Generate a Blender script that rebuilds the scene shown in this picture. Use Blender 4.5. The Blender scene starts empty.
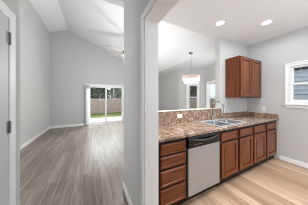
import bpy, bmesh, math, random
from mathutils import Vector, Matrix
random.seed(7)
PI = math.pi
S = bpy.context.scene
COL = S.collection

# ------------------------------------------------------------------ camera, world, light, exposure
F_PX, YAW, HOR, EYE = 121.39, 0.473, 98.16, 1.37
cam_d = bpy.data.cameras.new('camera'); cam = bpy.data.objects.new('camera', cam_d); COL.objects.link(cam)
cam.location = (0, 0, EYE)
cam.rotation_euler = (PI/2, 0, -YAW)
cam_d.sensor_fit = 'HORIZONTAL'; cam_d.sensor_width = 36.0
cam_d.lens = 36.0*F_PX/308.0
cam_d.shift_y = -(102.5-HOR)/308.0
cam_d.clip_start = 0.02
S.camera = cam

W = bpy.data.worlds.new('sky'); S.world = W; W.use_nodes = True
wn = W.node_tree; wn.nodes.clear()
wo = wn.nodes.new('ShaderNodeOutputWorld'); wb = wn.nodes.new('ShaderNodeBackground')
wb.inputs[0].default_value = (0.90, 0.95, 1.0, 1); wb.inputs[1].default_value = 1.1
wn.links.new(wb.outputs[0], wo.inputs[0])

def area(name, loc, size, power, target, color=(1, 1, 1), sy=None):
    l = bpy.data.lights.new(name, 'AREA'); l.energy = power; l.color = color
    l.shape = 'RECTANGLE'; l.size = size; l.size_y = sy or size
    o = bpy.data.objects.new(name, l); COL.objects.link(o); o.location = loc
    o.rotation_euler = (Vector(target)-Vector(loc)).to_track_quat('-Z', 'Y').to_euler()
    return o
area('great_room_fill', (0.6, 2.45, 3.75), 2.2, 3, (0.4, 5.5, 1.0), (0.965, 0.985, 1.0), sy=0.8)  # added fill above the frame, no such fixture in the room
area('great_room_up_fill', (1.15, 3.4, 1.7), 0.9, 22, (1.0, 3.5, 4.2), (0.965, 0.985, 1.0))  # added upward fill hidden behind the hall wall, brightens the vault
area('dining_fill', (3.70, 2.40, 1.45), 0.5, 18, (2.9, 4.9, 1.7), (0.965, 0.985, 1.0), sy=1.2)  # added fill hidden behind the stub wall for the bay, no window there
area('patio_fill', (0.7, 9.2, 3.5), 2.6, 560, (0.7, 5.0, 0.0), (0.95, 0.975, 1.0), sy=1.6)  # added panel above the door head, out of view, brightens the floor inside
area('foyer_fill', (-0.45, -0.9, 2.5), 0.7, 6, (0.43, 1.6, 0.6), (0.95, 0.975, 1.0))  # added fill behind the camera for the hall wall and jamb
area('side_fill_left', (-1.55, 2.15, 1.7), 0.6, 21, (0.6, 2.1, 1.0), (0.965, 0.985, 1.0), sy=1.4)  # added fill hidden by the near left wall, lights surfaces facing left
area('side_fill_right', (1.5, 4.2, 1.8), 0.6, 26, (-1.7, 3.95, 1.9), (0.965, 0.985, 1.0), sy=1.4)  # added fill hidden behind the hall wall, lights the left wall
area('kitchen_top_fill', (2.45, 1.05, 2.73), 1.9, 15, (2.45, 1.06, 0.0), (0.86, 0.94, 1.0), sy=0.4)  # added fill panel under the kitchen ceiling, not a fixture
area('kitchen_front_fill', (2.6, -2.4, 1.9), 2.0, 32, (3.2, 1.7, 1.2), (0.86, 0.94, 1.0), sy=1.4)  # added fill behind the camera for the cabinet fronts
area('kitchen_side_fill', (0.75, -0.9, 1.2), 0.9, 17, (3.75, -0.1, 0.8), (0.9, 0.96, 1.0))  # added fill outside the view, brightens the right kitchen wall
area('kitchen_up_fill', (2.2, -0.9, 1.25), 1.6, 20, (2.3, -0.75, 2.7), (0.86, 0.94, 1.0))  # added upward fill outside the view for the kitchen ceiling

def spot(name, loc, power, deg, color):
    l = bpy.data.lights.new(name, 'SPOT'); l.energy = power; l.spot_size = math.radians(deg); l.spot_blend = 0.6
    l.shadow_soft_size = 0.07; l.color = color
    o = bpy.data.objects.new(name, l); COL.objects.link(o); o.location = loc
for p in ((1.6, 0.95, 2.75), (2.45, 0.35, 2.75), (1.25, 1.3, 2.75)): spot('kitchen_spot_fill', p, 80, 88, (0.93, 0.97, 1.0))  # added spots without fixtures, brighten the counter and kitchen floor

S.view_settings.view_transform = 'Standard'
S.view_settings.look = 'None'
S.view_settings.gamma = 1.0
S.view_settings.use_curve_mapping = False
S.view_settings.exposure = 0.0
S.cycles.filter_width = 0.9

# ------------------------------------------------------------------ materials
def lin(c):
    return tuple(((v/255+0.055)/1.055)**2.4 if v/255 > 0.04045 else v/255/12.92 for v in c)+(1,)

def mat(name, rgb, rough=0.5, metal=0.0, spec=0.5, coat=0.0, emit=None, estr=0.0, var=0.0, vscale=6.0, bump=0.0, bscale=200):
    m = bpy.data.materials.new(name); m.use_nodes = True
    nt = m.node_tree; b = nt.nodes['Principled BSDF']
    c = lin(rgb)
    b.inputs['Base Color'].default_value = c
    b.inputs['Roughness'].default_value = rough
    b.inputs['Metallic'].default_value = metal
    b.inputs['Specular IOR Level'].default_value = spec
    b.inputs['Coat Weight'].default_value = coat
    if emit:
        b.inputs['Emission Color'].default_value = lin(emit); b.inputs['Emission Strength'].default_value = estr
    tc = nt.nodes.new('ShaderNodeTexCoord')
    if var > 0:
        n = nt.nodes.new('ShaderNodeTexNoise'); n.inputs['Scale'].default_value = vscale; n.inputs['Detail'].default_value = 5
        nt.links.new(tc.outputs['Object'], n.inputs['Vector'])
        r = nt.nodes.new('ShaderNodeValToRGB')
        r.color_ramp.elements[0].position = 0.3; r.color_ramp.elements[1].position = 0.7
        r.color_ramp.elements[0].color = tuple(x*(1-var) for x in c[:3])+(1,)
        r.color_ramp.elements[1].color = tuple(min(1, x*(1+var)) for x in c[:3])+(1,)
        nt.links.new(n.outputs['Fac'], r.inputs[0]); nt.links.new(r.outputs[0], b.inputs['Base Color'])
    if bump > 0:
        n2 = nt.nodes.new('ShaderNodeTexNoise'); n2.inputs['Scale'].default_value = bscale
        nt.links.new(tc.outputs['Object'], n2.inputs['Vector'])
        bp = nt.nodes.new('ShaderNodeBump'); bp.inputs['Strength'].default_value = bump; bp.inputs['Distance'].default_value = 0.002
        nt.links.new(n2.outputs['Fac'], bp.inputs['Height']); nt.links.new(bp.outputs[0], b.inputs['Normal'])
    return m

def plank_mat(name, cols, rough, width=0.18, length=1.25, gap=(60, 50, 44), streak=0.5):
    m = bpy.data.materials.new(name); m.use_nodes = True
    nt = m.node_tree; L = nt.links; b = nt.nodes['Principled BSDF']
    tc = nt.nodes.new('ShaderNodeTexCoord')
    mp = nt.nodes.new('ShaderNodeMapping'); mp.inputs['Rotation'].default_value = (0, 0, PI/2)
    L.new(tc.outputs['Object'], mp.inputs[0])
    br = nt.nodes.new('ShaderNodeTexBrick')
    br.offset = 0.37; br.inputs['Scale'].default_value = 1.0
    br.inputs['Brick Width'].default_value = length; br.inputs['Row Height'].default_value = width
    br.inputs['Mortar Size'].default_value = 0.0022; br.inputs['Mortar Smooth'].default_value = 0.2
    br.inputs['Color1'].default_value = (0, 0, 0, 1); br.inputs['Color2'].default_value = (1, 1, 1, 1)
    br.inputs['Mortar'].default_value = (0.5, 0.5, 0.5, 1)
    L.new(mp.outputs[0], br.inputs['Vector'])
    mg = nt.nodes.new('ShaderNodeMapping'); mg.inputs['Scale'].default_value = (1.1, 13, 1)
    L.new(mp.outputs[0], mg.inputs[0])
    wadd = nt.nodes.new('ShaderNodeVectorMath'); wadd.operation = 'MULTIPLY_ADD'
    wadd.inputs[1].default_value = (7, 5, 3)
    L.new(br.outputs['Color'], wadd.inputs[0]); L.new(mg.outputs[0], wadd.inputs[2])
    n = nt.nodes.new('ShaderNodeTexNoise'); n.inputs['Scale'].default_value = 1.6; n.inputs['Detail'].default_value = 7
    n.inputs['Roughness'].default_value = 0.62; n.inputs['Distortion'].default_value = 0.6
    L.new(wadd.outputs[0], n.inputs['Vector'])
    mx = nt.nodes.new('ShaderNodeMix'); mx.data_type = 'FLOAT'; mx.inputs[0].default_value = streak
    sep = nt.nodes.new('ShaderNodeSeparateColor'); L.new(br.outputs['Color'], sep.inputs[0])
    L.new(sep.outputs[0], mx.inputs[2]); L.new(n.outputs['Fac'], mx.inputs[3])
    r = nt.nodes.new('ShaderNodeValToRGB'); e = r.color_ramp.elements
    e[0].position = 0.27; e[1].position = 0.73
    e[0].color = lin(cols[0]); e[1].color = lin(cols[2])
    k = e.new(0.5); k.color = lin(cols[1])
    L.new(mx.outputs[0], r.inputs[0])
    fm = nt.nodes.new('ShaderNodeMix'); fm.data_type = 'RGBA'
    L.new(br.outputs['Fac'], fm.inputs[0]); L.new(r.outputs[0], fm.inputs[6]); fm.inputs[7].default_value = lin(gap)
    L.new(fm.outputs[2], b.inputs['Base Color'])
    b.inputs['Roughness'].default_value = rough
    bp = nt.nodes.new('ShaderNodeBump'); bp.inputs['Strength'].default_value = 0.15; bp.inputs['Distance'].default_value = 0.003
    L.new(n.outputs['Fac'], bp.inputs['Height']); L.new(bp.outputs[0], b.inputs['Normal'])
    return m

def granite_mat(name):
    m = bpy.data.materials.new(name); m.use_nodes = True
    nt = m.node_tree; L = nt.links; b = nt.nodes['Principled BSDF']
    tc = nt.nodes.new('ShaderNodeTexCoord')
    n1 = nt.nodes.new('ShaderNodeTexNoise'); n1.inputs['Scale'].default_value = 17; n1.inputs['Detail'].default_value = 9
    n1.inputs['Roughness'].default_value = 0.72; n1.inputs['Distortion'].default_value = 0.3
    L.new(tc.outputs['Object'], n1.inputs['Vector'])
    r1 = nt.nodes.new('ShaderNodeValToRGB'); e = r1.color_ramp.elements
    e[0].position = 0.30; e[0].color = lin((54, 36, 28)); e[1].position = 0.74; e[1].color = lin((224, 202, 182))
    for p, c in ((0.38, (96, 71, 58)), (0.50, (148, 120, 102)), (0.60, (184, 158, 138))):
        k = e.new(p); k.color = lin(c)
    L.new(n1.outputs['Fac'], r1.inputs[0])
    v = nt.nodes.new('ShaderNodeTexVoronoi'); v.inputs['Scale'].default_value = 70
    L.new(tc.outputs['Object'], v.inputs['Vector'])
    sp = nt.nodes.new('ShaderNodeSeparateColor'); L.new(v.outputs['Color'], sp.inputs[0])
    r2 = nt.nodes.new('ShaderNodeValToRGB'); e = r2.color_ramp.elements
    e[0].position = 0.0; e[0].color = (0.35, 0.32, 0.31, 1); e[1].position = 1.0; e[1].color = (1.25, 1.25, 1.25, 1)
    k = e.new(0.25); k.color = (0.9, 0.9, 0.9, 1)
    L.new(sp.outputs[0], r2.inputs[0])
    mu = nt.nodes.new('ShaderNodeMix'); mu.data_type = 'RGBA'; mu.blend_type = 'MULTIPLY'; mu.inputs[0].default_value = 0.45
    L.new(r1.outputs[0], mu.inputs[6]); L.new(r2.outputs[0], mu.inputs[7])
    L.new(mu.outputs[2], b.inputs['Base Color'])
    b.inputs['Roughness'].default_value = 0.18; b.inputs['Coat Weight'].default_value = 0.5; b.inputs['Coat Roughness'].default_value = 0.05
    return m

def wood_mat(name, dark, light, rough=0.3, vertical=True, coat=0.0):
    m = bpy.data.materials.new(name); m.use_nodes = True
    nt = m.node_tree; L = nt.links; b = nt.nodes['Principled BSDF']
    tc = nt.nodes.new('ShaderNodeTexCoord'); mp = nt.nodes.new('ShaderNodeMapping')
    mp.inputs['Scale'].default_value = (22, 22, 1.6) if vertical else (1.6, 22, 22)
    L.new(tc.outputs['Object'], mp.inputs[0])
    n = nt.nodes.new('ShaderNodeTexNoise'); n.inputs['Scale'].default_value = 1.5; n.inputs['Detail'].default_value = 6; n.inputs['Distortion'].default_value = 0.7
    L.new(mp.outputs[0], n.inputs['Vector'])
    r = nt.nodes.new('ShaderNodeValToRGB'); e = r.color_ramp.elements
    e[0].position = 0.28; e[0].color = lin(dark); e[1].position = 0.72; e[1].color = lin(light)
    L.new(n.outputs['Fac'], r.inputs[0]); L.new(r.outputs[0], b.inputs['Base Color'])
    b.inputs['Roughness'].default_value = rough; b.inputs['Coat Weight'].default_value = coat
    b.inputs['Coat Roughness'].default_value = 0.12; b.inputs['Specular IOR Level'].default_value = 0.35
    return m

def glass_mat(name, tint=(0.96, 0.98, 0.98)):
    m = bpy.data.materials.new(name); m.use_nodes = True
    nt = m.node_tree; nt.nodes.clear(); L = nt.links
    o = nt.nodes.new('ShaderNodeOutputMaterial'); mx = nt.nodes.new('ShaderNodeMixShader')
    t = nt.nodes.new('ShaderNodeBsdfTransparent'); t.inputs[0].default_value = tint+(1,)
    g = nt.nodes.new('ShaderNodeBsdfGlossy'); g.inputs['Roughness'].default_value = 0.02
    mx.inputs[0].default_value = 0.015
    L.new(t.outputs[0], mx.inputs[1]); L.new(g.outputs[0], mx.inputs[2]); L.new(mx.outputs[0], o.inputs[0])
    return m

WALL = mat('gray_wall_paint', (204, 204, 203), 0.85, spec=0.2, bump=0.05, bscale=260)
CEIL = mat('ceiling_paint', (236, 236, 237), 0.9, spec=0.15, bump=0.08, bscale=180)
TRIM = mat('white_trim_paint', (250, 250, 250), 0.4)
DOORW = mat('white_door_paint', (212, 212, 212), 0.45)
FLOOR1 = plank_mat('grey_brown_planks', ((98, 88, 79), (132, 121, 112), (166, 156, 147)), 0.34, width=0.13, gap=(92, 82, 74), streak=0.82)
FLOOR2 = plank_mat('warm_lit_planks', ((140, 110, 88), (177, 147, 123), (202, 176, 153)), 0.42, width=0.13, gap=(150, 118, 95), streak=0.7)  # same floor as the hall, with warmer kitchen light put into the colour
GRAN = granite_mat('brown_granite')
CHERRY = wood_mat('cherry_wood_upright_grain', (88, 40, 15), (136, 70, 34), 0.3, True, 0.15)
CHERRYH = wood_mat('cherry_wood_level_grain', (92, 43, 16), (142, 76, 37), 0.3, False, 0.15)
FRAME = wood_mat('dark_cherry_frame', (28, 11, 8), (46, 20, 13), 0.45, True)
SHADE = mat('dark_recess', (26, 16, 13), 0.7)
STEEL = mat('stainless_steel', (184, 186, 188), 0.42, 0.6, var=0.02, vscale=3)
RIMST = mat('brushed_sink_rim_lit', (188, 189, 192), 0.4, 0.6)  # same steel as the bowls, lightened so the rim looks more brightly lit
SINKST = mat('sink_steel_shaded', (168, 169, 172), 0.26, 0.95)  # same steel as the rim, bowl shade put into the colour
CHROME = mat('brushed_nickel', (166, 164, 162), 0.2, 1.0)
BLACK = mat('black_plastic', (16, 16, 18), 0.25)
BLACK2 = mat('black_gloss_handle', (44, 44, 48), 0.16, coat=0.8)
PLATE = mat('white_plastic', (238, 232, 226), 0.4)
SLOT = mat('outlet_slot', (60, 58, 56), 0.5)
HINGE = mat('satin_nickel_hinge', (150, 150, 150), 0.35, 0.9)
VINYL = mat('white_vinyl', (246, 246, 246), 0.35)
GLASS = glass_mat('window_glass')
LENS = mat('downlight_lens', (255, 255, 255), 0.5, emit=(255, 250, 240), estr=5.0)
SHADE_UP = mat('pleated_beige_shade', (218, 198, 186), 0.8, emit=(255, 230, 215), estr=0.22)
SHADE_LO = mat('white_shade', (250, 246, 240), 0.8, emit=(255, 248, 238), estr=0.5)
FANW = mat('fan_blade_grey', (136, 134, 132), 0.5)
FANM = mat('fan_nickel', (120, 118, 116), 0.35, 0.8)
GLOBE = mat('frosted_globe', (255, 255, 255), 0.5, emit=(255, 252, 246), estr=4.0)
CONC = mat('patio_concrete', (196, 193, 188), 0.8, var=0.04, vscale=4)
GRASS = mat('lawn_grass', (124, 132, 84), 0.95, spec=0.1, var=0.35, vscale=2.2)
FENCE = mat('weathered_fence_wood', (186, 166, 158), 0.9, spec=0.1, var=0.16, vscale=3)
BARK = mat('tree_bark', (104, 96, 90), 0.95, spec=0.1, var=0.2, vscale=8)
LEAF = mat('leaf_green', (128, 136, 96), 0.8, spec=0.1, var=0.45, vscale=3)
LEAFD = mat('leaf_dark', (128, 130, 116), 0.8, spec=0.1, var=0.45, vscale=3)
SIDING = mat('blue_grey_siding', (218, 224, 238), 0.7, var=0.03)
EAVE = mat('dark_eave', (44, 46, 54), 0.6)
LEDGE = mat('beige_ledge_paint', (208, 200, 186), 0.5)
BLIND = mat('white_blind', (248, 248, 248), 0.6)

# ------------------------------------------------------------------ mesh helpers
def prep(bm):
    bmesh.ops.recalc_face_normals(bm, faces=bm.faces[:])

def obj(name, bm, m, parent=None, smooth=False, loc=None, norm=True):
    if norm: prep(bm)
    me = bpy.data.meshes.new(name); bm.to_mesh(me); bm.free()
    for x in (m if isinstance(m, (list, tuple)) else [m]): me.materials.append(x)
    if smooth:
        for p in me.polygons: p.use_smooth = True
        me.set_sharp_from_angle(angle=math.radians(38))
    o = bpy.data.objects.new(name, me); COL.objects.link(o)
    if loc: o.location = loc
    if parent: o.parent = parent
    return o

def bx(bm, x0, x1, y0, y1, z0, z1, bev=0.0, mi=0, M=None):
    g = bmesh.ops.create_cube(bm, size=1.0)
    vs = g['verts']
    for v in vs:
        v.co = Vector(((x0+x1)/2+v.co.x*(x1-x0), (y0+y1)/2+v.co.y*(y1-y0), (z0+z1)/2+v.co.z*(z1-z0)))
    fs = {f for v in vs for f in v.link_faces}
    for f in fs: f.material_index = mi
    if bev > 0:
        r = bmesh.ops.bevel(bm, geom=list({e for v in vs for e in v.link_edges}), offset=bev, segments=2, affect='EDGES', profile=0.5)
        vs = list({v for f in r['faces'] for v in f.verts} | {v for v in vs if v.is_valid})
    if M:
        for v in vs: v.co = M @ v.co
    return vs

def box(name, x0, x1, y0, y1, z0, z1, m, parent=None, bev=0.0):
    bm = bmesh.new(); bx(bm, x0, x1, y0, y1, z0, z1, bev)
    return obj(name, bm, m, parent)

def lathe(bm, prof, cx, cy, seg=32, M=None):
    rings = []
    for r, z in prof:
        if r < 1e-6: rings.append([bm.verts.new((cx, cy, z))])
        else: rings.append([bm.verts.new((cx+r*math.cos(2*PI*i/seg), cy+r*math.sin(2*PI*i/seg), z)) for i in range(seg)])
    for a, b in zip(rings, rings[1:]):
        for i in range(seg):
            j = (i+1) % seg
            q = [a[i % len(a)], a[j % len(a)], b[j % len(b)], b[i % len(b)]]
            u = []
            for v in q:
                if v not in u: u.append(v)
            if len(u) > 2: bm.faces.new(u)
    if M:
        for r in rings:
            for v in r: v.co = M @ v.co

def tube(bm, pts, rad, seg=12):
    pts = [Vector(p) for p in pts]; rings = []
    up = Vector((0.13, 0.31, 0.94)).normalized()
    for i, p in enumerate(pts):
        t = (pts[min(i+1, len(pts)-1)]-pts[max(i-1, 0)]).normalized()
        a = t.cross(up)
        if a.length < 0.1: a = t.cross(Vector((1, 0, 0)))
        a.normalize(); b = t.cross(a)
        r = rad[i] if isinstance(rad, (list, tuple)) else rad
        rings.append([bm.verts.new(p+a*r*math.cos(2*PI*k/seg)+b*r*math.sin(2*PI*k/seg)) for k in range(seg)])
    for a, b in zip(rings, rings[1:]):
        for k in range(seg): bm.faces.new((a[k], a[(k+1) % seg], b[(k+1) % seg], b[k]))
    bm.faces.new(rings[0][::-1]); bm.faces.new(rings[-1])

def prism(bm, poly, y0, y1):
    """poly in (x, z), extruded along y"""
    a = [bm.verts.new((x, y0, z)) for x, z in poly]; b = [bm.verts.new((x, y1, z)) for x, z in poly]
    n = len(poly)
    bm.faces.new(a); bm.faces.new(b[::-1])
    for i in range(n): bm.faces.new((a[i], b[i], b[(i+1) % n], a[(i+1) % n]))

def front(bm, x0, x1, z0, z1, y, steps, thick=0.02):
    """cabinet front facing -Y: steps = [(inset, depth behind the face)]"""
    loops = []
    for ins, dep in steps:
        loops.append([bm.verts.new((x, y+dep, z)) for x, z in ((x0+ins, z0+ins), (x1-ins, z0+ins), (x1-ins, z1-ins), (x0+ins, z1-ins))])
    back = [bm.verts.new((x, y+thick, z)) for x, z in ((x0, z0), (x1, z0), (x1, z1), (x0, z1))]
    loops = [back]+loops
    for a, b in zip(loops, loops[1:]):
        for i in range(4): bm.faces.new((a[i], a[(i+1) % 4], b[(i+1) % 4], b[i]))
    bm.faces.new(loops[-1]); bm.faces.new(back[::-1])

RAISED = [(0.0, 0.004), (0.004, 0.0), (0.052, 0.0), (0.056, 0.015), (0.070, 0.015), (0.098, 0.003)]
SLAB = [(0.0, 0.007), (0.004, 0.005), (0.014, 0.0), (0.026, 0.0), (0.030, 0.008), (0.036, 0.008)]

def tag(o, label=None, cat=None, group=None, kind=None):
    if label: o['label'] = label
    if cat: o['category'] = cat
    if group: o['group'] = group
    if kind: o['kind'] = kind
    return o

def thing(name, label, cat, loc=(0, 0, 0), group=None):
    o = bpy.data.objects.new(name, None); COL.objects.link(o); o.location = loc
    o.empty_display_size = 0.1
    return tag(o, label, cat, group)

def struct(o, label=None):
    return tag(o, label, None, None, 'structure')

def adopt(root, *kids):
    """parts modelled in world coordinates, hung under a thing at its base"""
    for k in kids:
        k.parent = root; k.matrix_parent_inverse = Matrix.Translation(-root.location)

def wall_seg(name, A, B, th, z0, z1, holes, m):
    """wall from A to B (x, y), thickness th to the left of A->B; holes = (s0, s1, z0, z1)"""
    A, B = Vector(A), Vector(B); d = (B-A); Ln = d.length; d.normalize(); n = Vector((-d.y, d.x))
    M = Matrix(((d.x, n.x, 0, A.x), (d.y, n.y, 0, A.y), (0, 0, 1, 0), (0, 0, 0, 1)))
    bm = bmesh.new(); s = 0
    for a, b, c, e in sorted(holes):
        bx(bm, s, a, 0, th, z0, z1, M=M); bx(bm, a, b, 0, th, z0, c, M=M); bx(bm, a, b, 0, th, e, z1, M=M); s = b
    bx(bm, s, Ln, 0, th, z0, z1, M=M)
    return struct(obj(name, bm, m)), M

# ------------------------------------------------------------------ key planes of the house
XL, YF, XR = -1.693, 6.978, 3.749
XH0, XH1, XN = 0.434, 0.580, -0.627
YB0, YB1 = 1.783, 1.898
ZK = 2.778
RX, RZ = -1.007, 4.60
SLR = 0.4357
XFLAT = RX+(RZ-ZK)/SLR
def vault(x):
    if x < RX: return RZ-(RX-x)*(RZ-4.342)/(RX-XL)
    return max(ZK, RZ-SLR*(x-RX))

# floors
struct(box('floor_great_room', XL-0.15, 0.52, -3.0, YF+0.02, -0.1, 0.0, FLOOR1))
bm = bmesh.new(); bx(bm, 0.52, 5.0, YB1-0.05, YF+0.02, -0.1, 0.0)
struct(obj('floor_dining', bm, FLOOR1))
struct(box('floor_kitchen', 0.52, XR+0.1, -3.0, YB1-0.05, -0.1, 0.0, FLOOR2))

# ceilings
struct(box('ceiling_kitchen', XN-0.1, XR+0.12, -3.0, YB1, ZK, ZK+0.10, CEIL))
bm = bmesh.new()
prism(bm, [(XL-0.15, vault(XL)-0.056), (RX, RZ), (RX, RZ+0.12), (XL-0.15, vault(XL)+0.064)], YB1-0.3, YF+0.12)
struct(obj('ceiling_vault_left', bm, CEIL))
bm = bmesh.new(); prism(bm, [(RX, RZ), (XFLAT, ZK), (XFLAT, ZK+0.12), (RX, RZ+0.12)], YB1-0.3, YF+0.12)
struct(obj('ceiling_vault_right', bm, CEIL))
struct(box('ceiling_dining', XFLAT, 5.0, YB1, YF+0.12, ZK, ZK+0.12, CEIL))

# walls
struct(box('wall_left', XL-0.12, XL, 1.55, YF, 0, 4.40, WALL))
SX0, SX1, SZ1 = -0.27, 1.63, 2.05
bm = bmesh.new()
def col(x0, x1, z0): prism(bm, [(x0, z0), (x1, z0), (x1, vault(x1)), (x0, vault(x0))], YF, YF+0.12)
col(XL, RX, 0); col(RX, SX0, 0); col(SX0, SX1, SZ1); col(SX1, XFLAT, 0); col(XFLAT, 3.88, 0)
struct(obj('wall_back', bm, WALL))
struct(box('wall_hall_left', XN-0.12, XN, -3.0, 1.657, 0, ZK, WALL))
struct(box('wall_great_room_front', XL, XN-0.12, 1.55, 1.657, 0, ZK, WALL))
bm = bmesh.new(); prism(bm, [(XL, ZK+0.1), (XFLAT, ZK+0.1), (XFLAT, vault(XFLAT)+0.10), (RX, RZ), (XL, 4.342)], YB1-0.12, YB1)
struct(obj('wall_gable', bm, WALL))
bm = bmesh.new()
YJ = 1.05
bx(bm, XH0, XH1, YJ, 1.86, 0, ZK); bx(bm, XH0, XH1, -0.7, YJ, 2.111, ZK); bx(bm, XH0, XH1, -3.0, -0.7, 0, ZK)
struct(obj('wall_hall_right', bm, WALL))
struct(box('wall_front', XN, XR, -3.12, -3.0, 0, ZK, WALL))
struct(box('wall_stub', 2.606, XR, YB0, YB1, 0, ZK, WALL))
bm = bmesh.new(); bx(bm, XH1+0.001, 2.605, YB0, YB1, 0, 1.135)
struct(obj('wall_half', bm, WALL))
WK = (0.13, 0.96, 1.245, 2.075)     # kitchen window hole: s0 s1 z0 z1 measured along Y from 0.05
wk, MK = wall_seg('wall_right', (XR, YB1), (XR, -3.0), 0.12, 0, ZK, [(YB1-1.03, YB1-0.10, 1.25, 2.095)], WALL)
P1, P2, P3 = Vector((3.911, 4.915)), Vector((4.65, 3.945)), Vector((4.39, 3.26))
P4 = P3+(P3-P2)*((P3.y-YB1)/(P2.y-P3.y))
A0 = Vector((3.88, YF))
struct(wall_seg('wall_dining_side', A0, P1, 0.12, 0, ZK, [], WALL)[0])
SB = ((P2-P1).length)
wB, MB_ = wall_seg('wall_bay_corner', P1, P2, 0.12, 0, ZK, [(0.47, 0.93, 0.80, 2.03)], WALL)
wC, MC_ = wall_seg('wall_bay_side', P2, P4, 0.12, 0, ZK, [(0.22, 0.85, 0.80, 2.03)], WALL)

# ------------------------------------------------------------------ trim, baseboards
def base_bm(x0, x1, y0, y1, h=0.10):
    bm = bmesh.new(); bx(bm, x0, x1, y0, y1, 0, h, 0.004)
    return bm
T = 0.014
struct(obj('baseboard_left', base_bm(XL, XL+T, 1.66, YF-T), TRIM))
struct(obj('baseboard_back', base_bm(XL, SX0-0.02, YF-T, YF, 0.12), TRIM))
struct(obj('baseboard_hall_right', base_bm(XH0-T, XH0, 1.112, 1.86), TRIM))
struct(obj('baseboard_hall_end', base_bm(XH0-T, XH1, 1.86, 1.86+T), TRIM))
struct(obj('baseboard_right', base_bm(XR-T, XR, -3.0, 1.14, 0.09), TRIM))
struct(obj('baseboard_hall_left', base_bm(XN, XN+T, 1.552, 1.657), TRIM))
# cased opening between hall and kitchen: jamb boards and casings
bm = bmesh.new()
bx(bm, XH0-0.016, XH0, YJ-0.006, YJ+0.056, 0, 2.111+0.05, 0.004); bx(bm, XH0-0.016, XH0, -0.75, YJ-0.006, 2.105, 2.161, 0.004)
struct(obj('trim_1', bm, TRIM), 'white casing on the hall side of the kitchen opening')
bm = bmesh.new(); bx(bm, XH0, XH1, YJ-0.012, YJ, 0, 2.099); bx(bm, XH0, XH1, -0.70, YJ-0.012, 2.099, 2.111)
struct(obj('trim_2', bm, TRIM), 'white jamb lining of the kitchen opening')
struct(box('trim_3', XH1+0.002, 2.605, YB0-0.024, YB1+0.015, 1.1355, 1.145, LEDGE, bev=0.003), 'beige ledge capping the half wall')

# ------------------------------------------------------------------ door 1 (hall, left)
d1 = thing('door_1', None, None, (XN, 1.05, 0)); struct(d1, 'white panel door with nickel hinges at the left edge')
bm = bmesh.new()
bx(bm, XN, XN+0.016, 1.452, 1.545, 0, 2.117, 0.004); bx(bm, XN, XN+0.016, 0.55, 1.452, 2.035, 2.117, 0.004)
bx(bm, XN, XN+0.016, 0.55, 0.64, 0, 2.035, 0.004)
c = obj('door_casing', bm, TRIM)
bm = bmesh.new(); front(bm, 0.645, 1.435, 0.01, 2.03, 0, [(0, 0.0), (0.11, 0.0), (0.12, 0.006), (0.15, 0.006), (0.17, 0.002)], 0.012)
bmesh.ops.transform(bm, matrix=Matrix(((0, -1, 0, XN+0.014), (1, 0, 0, 0), (0, 0, 1, 0), (0, 0, 0, 1))), verts=bm.verts)
leaf = obj('door_leaf', bm, DOORW)
hs = []
for z in (1.865, 1.13, 0.25):
    bm = bmesh.new(); lathe(bm, [(0, z-0.052), (0.007, z-0.05), (0.007, z+0.05), (0, z+0.052)], XN+0.021, 1.446, 12)
    bx(bm, XN+0.0142, XN+0.018, 1.415, 1.446, z-0.048, z+0.048); bx(bm, XN+0.0162, XN+0.0185, 1.446, 1.470, z-0.048, z+0.048)
    hs.append(obj('hinge', bm, HINGE, smooth=True))
adopt(d1, c, leaf, *hs)

# ------------------------------------------------------------------ sliding glass door (door 2)
d2 = thing('door_2', None, None, ((SX0+SX1)/2, YF, 0)); struct(d2, 'white sliding glass patio door in the far wall')
bm = bmesh.new(); fy0, fy1 = YF-0.02, YF+0.10
bx(bm, SX0, SX0+0.05, fy0, fy1, 0, SZ1, 0.004); bx(bm, SX1-0.05, SX1, fy0, fy1, 0, SZ1, 0.004)
bx(bm, SX0+0.05, SX1-0.05, fy0, fy1, SZ1-0.05, SZ1, 0.004); bx(bm, SX0+0.05, SX1-0.05, fy0, fy1, 0, 0.03)
fr = obj('door_frame', bm, VINYL)
xm = (SX0+SX1)/2; kids = [fr]
for x0, x1, y in ((SX0+0.05, xm+0.03, YF+0.055), (xm-0.03, SX1-0.05, YF+0.015)):
    bm = bmesh.new(); w = 0.065
    bx(bm, x0, x0+w, y, y+0.03, 0.03, SZ1-0.05, 0.003); bx(bm, x1-w, x1, y, y+0.03, 0.03, SZ1-0.05, 0.003)
    bx(bm, x0+w, x1-w, y, y+0.03, 0.03, 0.13); bx(bm, x0+w, x1-w, y, y+0.03, SZ1-0.12, SZ1-0.05)
    p = obj('door_panel', bm, VINYL); g = box('glass_pane', x0+w, x1-w, y+0.014, y+0.02, 0.13, SZ1-0.12, GLASS)
    g.parent = p; kids.append(p)
kids.append(box('door_handle', xm-0.005, xm+0.02, YF-0.012, YF+0.0149, 0.95, 1.15, VINYL, bev=0.004))
adopt(d2, *kids)
vb = thing('vertical_blind', 'white vertical blind drawn to the left side of the sliding glass door', 'blind', (SX0-0.02, YF-0.07, 1.0))
kk = [box('headrail', SX0-0.06, SX1+0.04, YF-0.10, YF-0.021, 2.035, 2.085, VINYL, bev=0.004)]
for i in range(9):
    x = SX0-0.02+i*0.026
    bm = bmesh.new(); M = Matrix.Translation((x, YF-0.062, 0)) @ Matrix.Rotation(math.radians(68+3*math.sin(i*2)), 4, 'Z')
    bx(bm, -0.036, 0.036, -0.001, 0.001, 0.04, 2.034, M=M); kk.append(obj('vane', bm, BLIND))
adopt(vb, *kk)

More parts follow.
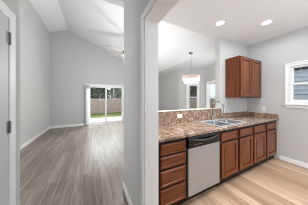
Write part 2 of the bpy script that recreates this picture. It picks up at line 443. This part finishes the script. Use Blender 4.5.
# ------------------------------------------------------------------ windows
def window(name, M, s0, s1, z0, z1, label, th=0.12, casing=0.075, stool=True, f=0.028):
    """double-hung window in wall-local space (x along wall, y into the wall, z up)"""
    r = thing(name, None, None, M @ Vector(((s0+s1)/2, 0, z0))); struct(r, label)
    kids = []
    bm = bmesh.new(); e = 0.016
    bx(bm, s0-casing, s0, -e, 0, z0, z1+casing, 0.003, M=M); bx(bm, s1, s1+casing, -e, 0, z0, z1+casing, 0.003, M=M)
    bx(bm, s0, s1, -e, 0, z1, z1+casing, 0.003, M=M)
    kids.append(obj('casing', bm, TRIM))
    bm = bmesh.new()
    bx(bm, s0, s0+f, 0, th, z0, z1, M=M); bx(bm, s1-f, s1, 0, th, z0, z1, M=M)
    bx(bm, s0+f, s1-f, 0, th, z1-f, z1, M=M); bx(bm, s0+f, s1-f, 0, th, z0, z0+f, M=M)
    kids.append(obj('window_frame', bm, VINYL))
    zm = (z0+z1)/2; w = 0.034
    for a, b, y in ((z0+f, zm+0.017, 0.045), (zm-0.017, z1-f, 0.078)):
        bm = bmesh.new()
        bx(bm, s0+f, s0+f+w, y, y+0.03, a, b, 0.002, M=M); bx(bm, s1-f-w, s1-f, y, y+0.03, a, b, 0.002, M=M)
        bx(bm, s0+f+w, s1-f-w, y, y+0.03, a, a+0.04, 0.002, M=M); bx(bm, s0+f+w, s1-f-w, y, y+0.03, b-0.036, b, 0.002, M=M)
        sa = obj('sash', bm, VINYL)
        bm = bmesh.new(); bx(bm, s0+f+w, s1-f-w, y+0.012, y+0.017, a+0.04, b-0.036, M=M)
        g = obj('glass_pane', bm, GLASS); g.parent = sa; kids.append(sa)
    if stool:
        bm = bmesh.new(); bx(bm, s0-casing-0.03, s1+casing+0.03, -0.05, 0.0, z0-0.022, z0, 0.004, M=M); kids.append(obj('window_stool', bm, TRIM))
        bm = bmesh.new(); bx(bm, s0-casing, s1+casing, -0.018, 0, z0-0.085, z0-0.022, 0.003, M=M); kids.append(obj('apron', bm, TRIM))
    adopt(r, *kids)
    return r
window('window_1', MK, YB1-1.03, YB1-0.10, 1.25, 2.095, 'white double hung window in the right kitchen wall', casing=0.02, f=0.05)
window('window_2', MB_, 0.47, 0.93, 0.80, 2.03, 'narrow white window under the pendant lamp in the dining bay', casing=0.07)
window('window_3', MC_, 0.22, 0.85, 0.80, 2.03, 'white window partly hidden by the kitchen wall end', casing=0.07)

# ------------------------------------------------------------------ base cabinets
YC = 1.177          # plane of the drawer and door faces
YFR = YC+0.021      # face-frame plane
ZC0, ZC1 = 0.884, 0.9186
TOE = 0.10
def carcass(r, x0, x1, hollow=False):
    bm = bmesh.new()
    if hollow:
        bx(bm, x0, x1, YFR, YFR+0.018, TOE, ZC0-0.001); bx(bm, x0, x1, YB0-0.016, YB0-0.004, TOE, ZC0-0.001)
        bx(bm, x0, x0+0.016, YFR+0.018, YB0-0.016, TOE, ZC0-0.001); bx(bm, x1-0.016, x1, YFR+0.018, YB0-0.016, TOE, ZC0-0.001)
        bx(bm, x0+0.016, x1-0.016, YFR+0.018, YB0-0.016, TOE, TOE+0.016)
    else: bx(bm, x0, x1, YFR, YB0-0.004, TOE, ZC0-0.001)
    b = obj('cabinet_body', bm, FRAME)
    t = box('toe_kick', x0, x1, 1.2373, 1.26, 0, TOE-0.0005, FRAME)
    adopt(r, b, t)
def drawer(r, x0, x1, z0, z1):
    bm = bmesh.new(); front(bm, x0, x1, z0, z1, YC, SLAB); adopt(r, obj('drawer_front', bm, CHERRYH))
def door(r, x0, x1, z0, z1, y=YC, nm='door'):
    bm = bmesh.new(); front(bm, x0, x1, z0, z1, y, RAISED); o = obj(nm, bm, CHERRY); adopt(r, o); return o
c1 = thing('drawer_cabinet', 'cherry wood four drawer base cabinet left of the steel dishwasher', 'cabinet', (0.83, 1.48, 0))
carcass(c1, 0.590, 1.078)
for z0, z1 in ((0.714, 0.836), (0.556, 0.692), (0.344, 0.530), (0.112, 0.318)): drawer(c1, 0.690, 1.058, z0, z1)
c2 = thing('sink_cabinet', 'cherry wood sink base cabinet directly right of the dishwasher', 'cabinet', (2.2, 1.48, 0))
carcass(c2, 1.718, 2.706, True)
for x0, x1 in ((1.764, 2.194), (2.262, 2.681)):
    drawer(c2, x0, x1, 0.703, 0.828); door(c2, x0, x1, 0.128, 0.672)
c3 = thing('base_cabinet', 'cherry wood two door base cabinet against the right kitchen wall', 'cabinet', (3.2, 1.48, 0))
carcass(c3, 2.709, XR-0.016)
for x0, x1 in ((2.735, 3.19), (3.262, 3.715)):
    drawer(c3, x0, x1, 0.703, 0.828); door(c3, x0, x1, 0.128, 0.672)

# ------------------------------------------------------------------ dishwasher
dw = thing('dishwasher', 'stainless steel dishwasher with black control panel between the cherry cabinets', 'dishwasher', (1.4, 1.48, 0))
DX0, DX1 = 1.088, 1.708
kids = [box('tub_body', DX0, DX1, YFR+0.01, YB0-0.01, 0.10, ZC0-0.006, BLACK)]
kids.append(box('door_panel', DX0+0.004, DX1-0.004, YC-0.006, YFR+0.0095, 0.108, 0.722, STEEL, bev=0.004))
bm = bmesh.new()
prism_pts = [(YC-0.010, 0.726), (YFR+0.0095, 0.726), (YFR+0.0095, 0.868), (YC+0.004, 0.868), (YC-0.010, 0.84)]
a = [bm.verts.new((DX0+0.004, y, z)) for y, z in prism_pts]; b = [bm.verts.new((DX1-0.004, y, z)) for y, z in prism_pts]
bm.faces.new(a); bm.faces.new(b[::-1])
for i in range(5): bm.faces.new((a[i], b[i], b[(i+1) % 5], a[(i+1) % 5]))
cp = obj('control_panel', bm, BLACK); tag(cp, 'black control panel'); kids.append(cp)
bm = bmesh.new(); pts = []
for i in range(17):
    t = i/16; x = DX0+0.05+t*(DX1-DX0-0.10); pts.append((x, YC-0.012-0.030*math.sin(PI*t), 0.835-0.022*math.sin(PI*t)))
tube(bm, pts, [0.006+0.007*math.sin(PI*i/16) for i in range(17)], 12)
hd = obj('door_handle', bm, BLACK2, smooth=True); kids.append(hd)
bm = bmesh.new()
for i in range(5): bx(bm, DX0+0.10+i*0.03, DX0+0.122+i*0.03, YC-0.012, YC-0.0102, 0.758, 0.766)
kids.append(obj('control_button', bm, HINGE))
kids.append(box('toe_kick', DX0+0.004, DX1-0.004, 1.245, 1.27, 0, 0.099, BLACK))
adopt(dw, *kids)

# ------------------------------------------------------------------ countertop with backsplashes
SKX0, SKX1, SKY0, SKY1 = 1.79, 2.59, 1.205, 1.715
ct = thing('countertop', 'brown speckled granite countertop with backsplash over the cherry base cabinets', 'countertop', (2.2, 1.46, ZC0))
YT = 1.1516
bm = bmesh.new(); hx0, hx1, hy0, hy1 = SKX0+0.015, SKX1-0.015, SKY0+0.015, SKY1-0.015
zl = ZC0
xe0, xe1 = XH1+0.001, XR-0.001
xs = (xe0, hx0, hx1, xe1); ys = (YT, hy0, hy1, YB0-0.001)
g = {}
for k, z in ((0, zl), (1, ZC1)):
    for i, x in enumerate(xs):
        for j, y in enumerate(ys): g[i, j, k] = bm.verts.new((x, y, z))
for i in range(3):
    for j in range(3):
        if (i, j) == (1, 1): continue
        bm.faces.new([g[i, j, 1], g[i+1, j, 1], g[i+1, j+1, 1], g[i, j+1, 1]])
        bm.faces.new([g[i, j, 0], g[i, j+1, 0], g[i+1, j+1, 0], g[i+1, j, 0]])
for i in range(3):
    bm.faces.new([g[i, 0, 0], g[i+1, 0, 0], g[i+1, 0, 1], g[i, 0, 1]]); bm.faces.new([g[i, 3, 0], g[i, 3, 1], g[i+1, 3, 1], g[i+1, 3, 0]])
    bm.faces.new([g[0, i, 0], g[0, i, 1], g[0, i+1, 1], g[0, i+1, 0]]); bm.faces.new([g[3, i, 0], g[3, i+1, 0], g[3, i+1, 1], g[3, i, 1]])
bm.faces.new([g[1, 1, 0], g[1, 1, 1], g[2, 1, 1], g[2, 1, 0]]); bm.faces.new([g[1, 2, 0], g[2, 2, 0], g[2, 2, 1], g[1, 2, 1]])
bm.faces.new([g[1, 1, 0], g[1, 2, 0], g[1, 2, 1], g[1, 1, 1]]); bm.faces.new([g[2, 1, 0], g[2, 1, 1], g[2, 2, 1], g[2, 2, 0]])
fe = [e for e in bm.edges if all(abs(v.co.y-YT) < 1e-6 for v in e.verts) and abs(e.verts[0].co.z-e.verts[1].co.z) < 1e-6]
bmesh.ops.bevel(bm, geom=fe, offset=0.008, segments=3, affect='EDGES', profile=0.5)
slab = obj('counter_slab', bm, GRAN)
tall = box('tall_backsplash', XH1+0.001, 2.632, YB0-0.022, YB0-0.001, ZC1+0.0005, 1.135, GRAN, bev=0.002)
low = box('low_backsplash', 2.633, XR-0.001, YB0-0.022, YB0-0.001, ZC1+0.0005, 1.02, GRAN, bev=0.002)
side = box('side_splash', XR-0.022, XR-0.001, YT+0.004, YB0-0.023, ZC1+0.0005, 1.005, GRAN, bev=0.002)
adopt(ct, slab, tall, low, side)

# ------------------------------------------------------------------ sink
sk = thing('kitchen_sink', 'stainless steel double bowl sink set into the granite countertop', 'sink', (2.19, 1.46, ZC1))
bm = bmesh.new(); z0, z1 = ZC1+0.0006, ZC1+0.006
BW = [(SKX0+0.045, 2.165), (2.215, SKX1-0.045)]; by0, by1 = SKY0+0.04, SKY1-0.115
bx(bm, SKX0, SKX1, SKY0, by0, z0, z1); bx(bm, SKX0, SKX1, by1, SKY1, z0, z1)
bx(bm, SKX0, BW[0][0], by0, by1, z0, z1); bx(bm, BW[1][1], SKX1, by0, by1, z0, z1); bx(bm, BW[0][1], BW[1][0], by0, by1, z0, z1)
kids = [obj('sink_rim', bm, RIMST)]
for x0, x1 in BW:
    bm = bmesh.new(); zt, zb = z1-0.0002, ZC1-0.17; n = 6
    def ring(ins, z, rr=0.05):
        vs = []
        for cx, cy, a0 in ((x1-ins-rr, by1-ins-rr, 0), (x0+ins+rr, by1-ins-rr, 90), (x0+ins+rr, by0+ins+rr, 180), (x1-ins-rr, by0+ins+rr, 270)):
            for k in range(n+1):
                a = math.radians(a0+90*k/n); vs.append(bm.verts.new((cx+rr*math.cos(a), cy+rr*math.sin(a), z)))
        return vs
    rs = [ring(-0.004, zt, 0.03), ring(0.004, zt-0.01), ring(0.018, zb+0.03), ring(0.045, zb)]
    for p, q in zip(rs, rs[1:]):
        for k in range(len(p)): bm.faces.new((p[k], p[(k+1) % len(p)], q[(k+1) % len(p)], q[k]))
    bm.faces.new(rs[-1])
    bo = obj('sink_bowl', bm, SINKST, smooth=True)
    bm = bmesh.new(); cx, cy = (x0+x1)/2, (by0+by1)/2
    lathe(bm, [(0, zb+0.002), (0.03, zb+0.002), (0.034, zb+0.005), (0.045, zb+0.004), (0.047, zb+0.0005)], cx, cy, 24)
    dr = obj('drain', bm, CHROME, smooth=True); dr.parent = bo
    kids.append(bo)
adopt(sk, *kids)

# ------------------------------------------------------------------ faucet and side sprayer
FX, FY, FZ = 2.20, 1.665, ZC1+0.0065
fa = thing('kitchen_faucet', 'brushed nickel gooseneck faucet standing behind the double sink', 'faucet', (FX, FY, FZ))
bm = bmesh.new(); lathe(bm, [(0, 0), (0.032, 0), (0.032, 0.008), (0.024, 0.014), (0.021, 0.09), (0.016, 0.10), (0, 0.10)], 0, 0, 24)
obj('faucet_base', bm, CHROME, fa, True)
bm = bmesh.new(); pts = [(0, 0, 0.095), (0, 0, 0.26)]; R = 0.118
for i in range(1, 17):
    a = PI*i/16*0.93; pts.append((0, -R+R*math.cos(a), 0.26+R*math.sin(a)))
pts.append((0, pts[-1][1]-0.008, pts[-1][2]-0.04))
tube(bm, pts, 0.0115, 14); obj('spout', bm, CHROME, fa, True)
e = pts[-1]
bm = bmesh.new(); tube(bm, [(0, e[1], e[2]+0.01), (0, e[1]-0.004, e[2]-0.03), (0, e[1]-0.010, e[2]-0.085)], [0.014, 0.016, 0.019], 16)
obj('spray_head', bm, CHROME, fa, True)
bm = bmesh.new(); tube(bm, [(0.018, 0, 0.055), (0.045, 0, 0.06), (0.075, 0.0, 0.085), (0.10, 0.0, 0.13)], [0.010, 0.010, 0.007, 0.006], 10)
obj('lever_handle', bm, CHROME, fa, True)
sp = thing('soap_dispenser', 'short nickel soap pump beside the gooseneck faucet', 'soap dispenser', (2.46, 1.665, FZ))
bm = bmesh.new(); lathe(bm, [(0, 0), (0.02, 0), (0.02, 0.006), (0.011, 0.012), (0.010, 0.05), (0, 0.052)], 0, 0, 20); obj('dispenser_base', bm, CHROME, sp, True)
bm = bmesh.new(); tube(bm, [(0, 0.006, 0.058), (0, -0.03, 0.062), (0, -0.07, 0.055)], [0.010, 0.008, 0.006], 10); obj('pump_nozzle', bm, CHROME, sp, True)

# ------------------------------------------------------------------ upper cabinet
uc = thing('wall_cabinet', 'cherry wood two door wall cabinet hung in the kitchen corner', 'cabinet', (3.28, YB0, 1.38))
UX0, UX1, UY, UZ0, UZ1 = 2.803, XR-0.003, 1.4548, 1.3817, 2.285
bm = bmesh.new(); bx(bm, UX0, UX1, UY+0.021, YB0-0.002, UZ0, UZ1, 0.002)
adopt(uc, obj('cabinet_body', bm, CHERRY))
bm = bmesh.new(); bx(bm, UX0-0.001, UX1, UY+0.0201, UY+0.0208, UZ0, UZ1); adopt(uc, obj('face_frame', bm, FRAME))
for x0, x1 in ((UX0+0.022, 3.252), (3.292, UX1-0.03)): door(uc, x0, x1, UZ0+0.02, UZ1-0.02, UY)

# ------------------------------------------------------------------ outlets
def outlet(loc, normal, label, horiz=False, grp=None):
    r = thing('electrical_outlet', label, 'outlet', loc)
    bm = bmesh.new(); w, h = (0.115, 0.072) if horiz else (0.072, 0.115)
    bx(bm, -w/2, w/2, -0.006, 0, -h/2, h/2, 0.002); obj('cover_plate', bm, PLATE, r)
    for s in (-1, 1):
        cx, cz = (s*0.026, 0) if horiz else (0, s*0.026)
        bm = bmesh.new(); bx(bm, cx-0.015, cx+0.015, -0.0085, -0.0062, cz-0.015, cz+0.015, 0.001)
        q = obj('receptacle', bm, PLATE, r)
        bm = bmesh.new()
        for k in (-1, 1):
            if horiz: bx(bm, cx-0.004, cx+0.006, -0.0092, -0.0086, cz+k*0.006-0.001, cz+k*0.006+0.001)
            else: bx(bm, cx+k*0.006-0.001, cx+k*0.006+0.001, -0.0092, -0.0086, cz-0.004, cz+0.006)
        t = obj('slot', bm, SLOT, q)
    r.rotation_euler = (0, 0, math.atan2(normal[1], normal[0])+PI/2)
    return r
outlet((1.43, YB0-0.0222, 1.045), (0, -1), 'white electrical outlet set sideways in the granite backsplash', True)
outlet((XR-0.0005, 1.42, 1.11), (-1, 0), 'white electrical outlet on the right wall above the counter end', False)
outlet((XH0-0.0005, 1.66, 0.40), (-1, 0), 'white electrical outlet low on the grey hall wall', False)

# ------------------------------------------------------------------ recessed lights
def downlight(x, y, label):
    r = thing('recessed_light', label, 'ceiling light', (x, y, ZK), 'recessed ceiling lights over the kitchen')
    bm = bmesh.new(); lathe(bm, [(0.066, -0.001), (0.070, -0.007), (0.088, -0.004), (0.092, -0.0005)], 0, 0, 36); obj('trim_ring', bm, TRIM, r, True)
    bm = bmesh.new(); lathe(bm, [(0, -0.0065), (0.05, -0.006), (0.0695, -0.003)], 0, 0, 36); obj('lens', bm, LENS, r, True)
    l = bpy.data.lights.new('downlight_beam', 'SPOT'); l.energy = 30; l.spot_size = math.radians(88); l.spot_blend = 0.6; l.shadow_soft_size = 0.07; l.color = (1, 0.98, 0.95)
    o = bpy.data.objects.new('downlight_beam', l); COL.objects.link(o); o.location = (0, 0, -0.03); o.parent = r
downlight(2.137, 1.461, 'round recessed ceiling light nearer the dining room, left of the pair')
downlight(2.893, 1.057, 'round recessed ceiling light nearer the right kitchen wall')

# ------------------------------------------------------------------ pendant lamp
PX, PY = 2.947, 3.046; PZ = vault(PX)
pl = thing('pendant_lamp', 'two tier drum pendant lamp hanging on a thin rod over the dining area', 'pendant lamp', (PX, PY, PZ))
bm = bmesh.new(); Mt = Matrix.Rotation(math.atan(SLR), 4, 'Y')
lathe(bm, [(0, 0), (0.065, -0.001), (0.06, -0.02), (0.02, -0.04), (0, -0.04)], 0, 0, 24, M=Mt); obj('canopy', bm, CHROME, pl, True)
bm = bmesh.new(); tube(bm, [(0, 0, -0.03), (0, 0, 2.107-PZ)], 0.008, 10); obj('rod', bm, CHROME, pl, True)
zt, zm, zb = 2.110-PZ, 2.010-PZ, 1.872-PZ
bm = bmesh.new(); lathe(bm, [(0.285, zm), (0.288, zt), (0.284, zt), (0.281, zm)], 0, 0, 48); obj('upper_shade', bm, SHADE_UP, pl, True)
bm = bmesh.new(); lathe(bm, [(0.01, zt-0.005), (0.283, zt-0.004), (0.283, zt-0.01), (0.01, zt-0.011)], 0, 0, 48); obj('top_disc', bm, SHADE_LO, pl, True)
bm = bmesh.new(); lathe(bm, [(0.284, zm+0.003), (0.284, zm), (0.278, zm-0.002), (0.272, zm-0.058), (0.243, zm-0.061), (0.230, zb), (0, zb-0.004)], 0, 0, 48); obj('lower_shade', bm, SHADE_LO, pl, True)
l = bpy.data.lights.new('pendant_bulb', 'POINT'); l.energy = 0.8; l.shadow_soft_size = 0.12; l.color = (1, 0.94, 0.86)
o = bpy.data.objects.new('pendant_bulb', l); COL.objects.link(o); o.location = (0, 0, zb-0.14); o.parent = pl

# ------------------------------------------------------------------ ceiling fan
HX, HY, HZ = 1.12, 4.5, 3.06; HC = vault(HX)
cf = thing('ceiling_fan', 'five blade ceiling fan with a lit globe hanging from the vaulted ceiling', 'ceiling fan', (HX, HY, HC))
bm = bmesh.new(); lathe(bm, [(0, 0), (0.075, 0), (0.06, -0.05), (0.02, -0.08), (0, -0.08)], 0, 0, 24, M=Mt); obj('canopy', bm, FANM, cf, True)
dz = HZ-HC
bm = bmesh.new(); tube(bm, [(0, 0, -0.04), (0, 0, dz+0.10)], 0.013, 12); obj('downrod', bm, FANM, cf, True)
bm = bmesh.new(); lathe(bm, [(0, dz+0.11), (0.05, dz+0.10), (0.105, dz+0.05), (0.11, dz-0.03), (0.06, dz-0.06), (0, dz-0.06)], 0, 0, 32); obj('motor_housing', bm, FANM, cf, True)
bm = bmesh.new(); lathe(bm, [(0.055, dz-0.06), (0.10, dz-0.09), (0.105, dz-0.13), (0.07, dz-0.17), (0, dz-0.185)], 0, 0, 32); obj('light_globe', bm, GLOBE, cf, True)
for k in range(5):
    M = Matrix.Translation((0, 0, dz)) @ Matrix.Rotation(math.radians(132+72*k), 4, 'Z') @ Matrix.Rotation(math.radians(11), 4, 'X')
    bm = bmesh.new(); pr = [(0.17, 0.045), (0.25, 0.058), (0.5, 0.066), (0.70, 0.064), (0.745, 0.045), (0.755, 0.0)]
    top = [(x, w) for x, w in pr]+[(x, -w) for x, w in pr[-2::-1]]
    a = [bm.verts.new(M @ Vector((x, y, 0.004))) for x, y in top]; b = [bm.verts.new(M @ Vector((x, y, -0.004))) for x, y in top]
    bm.faces.new(a); bm.faces.new(b[::-1])
    for i in range(len(top)): bm.faces.new((a[i], b[i], b[(i+1) % len(top)], a[(i+1) % len(top)]))
    bl = obj('blade', bm, FANW, cf)
    bm = bmesh.new(); bx(bm, 0.09, 0.21, -0.018, 0.018, -0.011, -0.0045, M=M); ir = obj('blade_iron', bm, FANM); ir.parent = bl
l = bpy.data.lights.new('fan_bulb', 'POINT'); l.energy = 48; l.shadow_soft_size = 0.1; l.color = (1, 0.99, 0.97)
o = bpy.data.objects.new('fan_bulb', l); COL.objects.link(o); o.location = (0, 0, dz-0.95); o.parent = cf

# ------------------------------------------------------------------ outdoors
struct(box('patio', -2.5, 5.0, YF+0.12, 9.75, -0.22, -0.08, CONC))
bm = bmesh.new(); bx(bm, -16, 24, 9.75, 36, -0.3, -0.10); bx(bm, 5.0, 24, -8, 9.75, -0.3, -0.10)
tag(obj('lawn', bm, GRASS), 'green lawn beyond the concrete patio', 'lawn', kind='stuff')
fe = thing('privacy_fence', 'weathered brown board fence at the far side of the lawn', 'fence', (2.0, 13.0, -0.1))
bm = bmesh.new(); x = -6.0
while x < 20:
    bx(bm, x, x+0.135, 12.99, 13.01, -0.09, 1.33+random.uniform(-0.012, 0.012)); x += 0.14
kids = [obj('fence_boards', bm, FENCE)]
for z in (0.15, 1.1):
    kids.append(box('fence_rail', -6, 20, 13.011, 13.05, z-0.04, z+0.04, FENCE))
adopt(fe, *kids)
def tree(x, y, h, leafm, label, n=420, spread=1.5, zlo=0.25):
    t = thing('tree', label, 'tree', (x, y, -0.1), 'trees behind the fence')
    bm = bmesh.new(); rr = 0.11+0.02*h/3
    pts = [(0, 0, 0), (0, 0, 0.5)]
    for k in range(2, 6): pts.append((random.uniform(-.12, .12)*k*0.4, random.uniform(-.1, .1)*k*0.4, h*k/5))
    tube(bm, pts, [rr*(1-0.15*k) for k in range(6)], 8)
    for k in range(7):
        q = Vector(pts[random.randint(1, 4)]); a = random.uniform(0, 2*PI); ln = random.uniform(0.5, 1.0)*spread
        ln = min(ln, 0.75); e = q+Vector((math.cos(a)*ln, math.sin(a)*ln, ln*random.uniform(0.3, 0.9))); tube(bm, [q, (q+e)/2+Vector((0, 0, .1)), e], [rr*0.4, rr*0.25, 0.02], 6)
    obj('trunk', bm, BARK, t, True)
    bm = bmesh.new()
    for k in range(n):
        a = random.uniform(0, 2*PI); u = random.random()**0.5*spread; z = random.uniform(zlo, 1.1)*h
        c = Vector((u*math.cos(a), u*math.sin(a), z)); s = random.uniform(0.10, 0.22)
        R = Matrix.Rotation(random.uniform(0, 2*PI), 3, Vector((random.gauss(0, 1), random.gauss(0, 1), random.gauss(0, 1))).normalized())
        vs = [bm.verts.new(c+R @ Vector(p)*s) for p in ((-1, 0, 0), (0, -0.6, 0.15), (1, 0, 0), (0, 0.6, 0.15))]
        bm.faces.new(vs)
    obj('foliage', bm, leafm, t, norm=False)
TL = [(-1.3, 15.0, 6.0, 1), (0.75, 15.0, 5.2, 1), (2.8, 15.0, 5.0, 0), (4.85, 15.0, 6.0, 1), (-0.3, 17.6, 7.5, 1), (1.8, 17.6, 7.2, 0), (3.85, 17.6, 7.5, 1),
      (12.7, 15.0, 6.0, 1), (14.75, 15.0, 6.4, 1), (16.8, 15.0, 6.2, 1), (15.7, 17.6, 7.5, 1), (17.8, 17.6, 7.5, 1)]
names_t = ['dark tree at the left edge of the glass door, just behind the fence', 'dark tree left of the middle of the glass door, just behind the fence',
           'light green tree right of the middle of the glass door, just behind the fence', 'dark tree behind the right frame of the glass door',
           'tall dark tree farther back at the left of the glass door', 'tall light green tree farther back at the middle of the glass door', 'tall dark tree farther back at the right of the glass door',
           'dark tree at the left edge of the narrow bay window', 'dark tree in the middle of the narrow bay window',
           'dark tree at the right edge of the narrow bay window', 'tall dark tree farther back in the middle of the narrow bay window', 'tall dark tree farther back at the right of the narrow bay window']
for (x, y, h, k), nm in zip(TL, names_t): tree(x, y, h, LEAFD if k else LEAF, nm, 1500, 0.86, 0.08)
nh = thing('neighbor_house', 'blue grey lap sided house outside the kitchen window', 'house', (8.0, 1.5, -0.1))
bm = bmesh.new(); z = -0.09
while z < 3.0:
    a = [(7.5, z), (7.535, z+0.18), (7.6, z+0.18), (7.6, z)]
    v0 = [bm.verts.new((p, -7.0, q)) for p, q in a]; v1 = [bm.verts.new((p, 5.2, q)) for p, q in a]
    bm.faces.new(v0); bm.faces.new(v1[::-1])
    for i in range(4): bm.faces.new((v0[i], v1[i], v1[(i+1) % 4], v0[(i+1) % 4]))
    z += 0.18
k1 = obj('siding', bm, SIDING)
bm = bmesh.new()
for i in range(17): bx(bm, 7.494, 7.502, -7.0, 5.2, -0.088+i*0.18, -0.064+i*0.18)  # white strips that paint a highlight along each lap edge
k5 = obj('siding_edge_highlight', bm, BLIND)
bm = bmesh.new(); y = -7.0
while y < 4.6:
    bx(bm, 7.36, 7.495, y, y+0.55, 2.53, 2.66); y += 0.62
k2 = obj('eave_vent', bm, EAVE)
k3 = box('roof', 7.42, 10.5, -7.2, 5.4, 3.08, 3.25, EAVE)
k4 = box('house_wall', 7.601, 10.3, -6.9, 5.1, -0.09, 3.07, SIDING)
adopt(nh, k1, k2, k3, k4, k5)
bpy.context.view_layer.update()
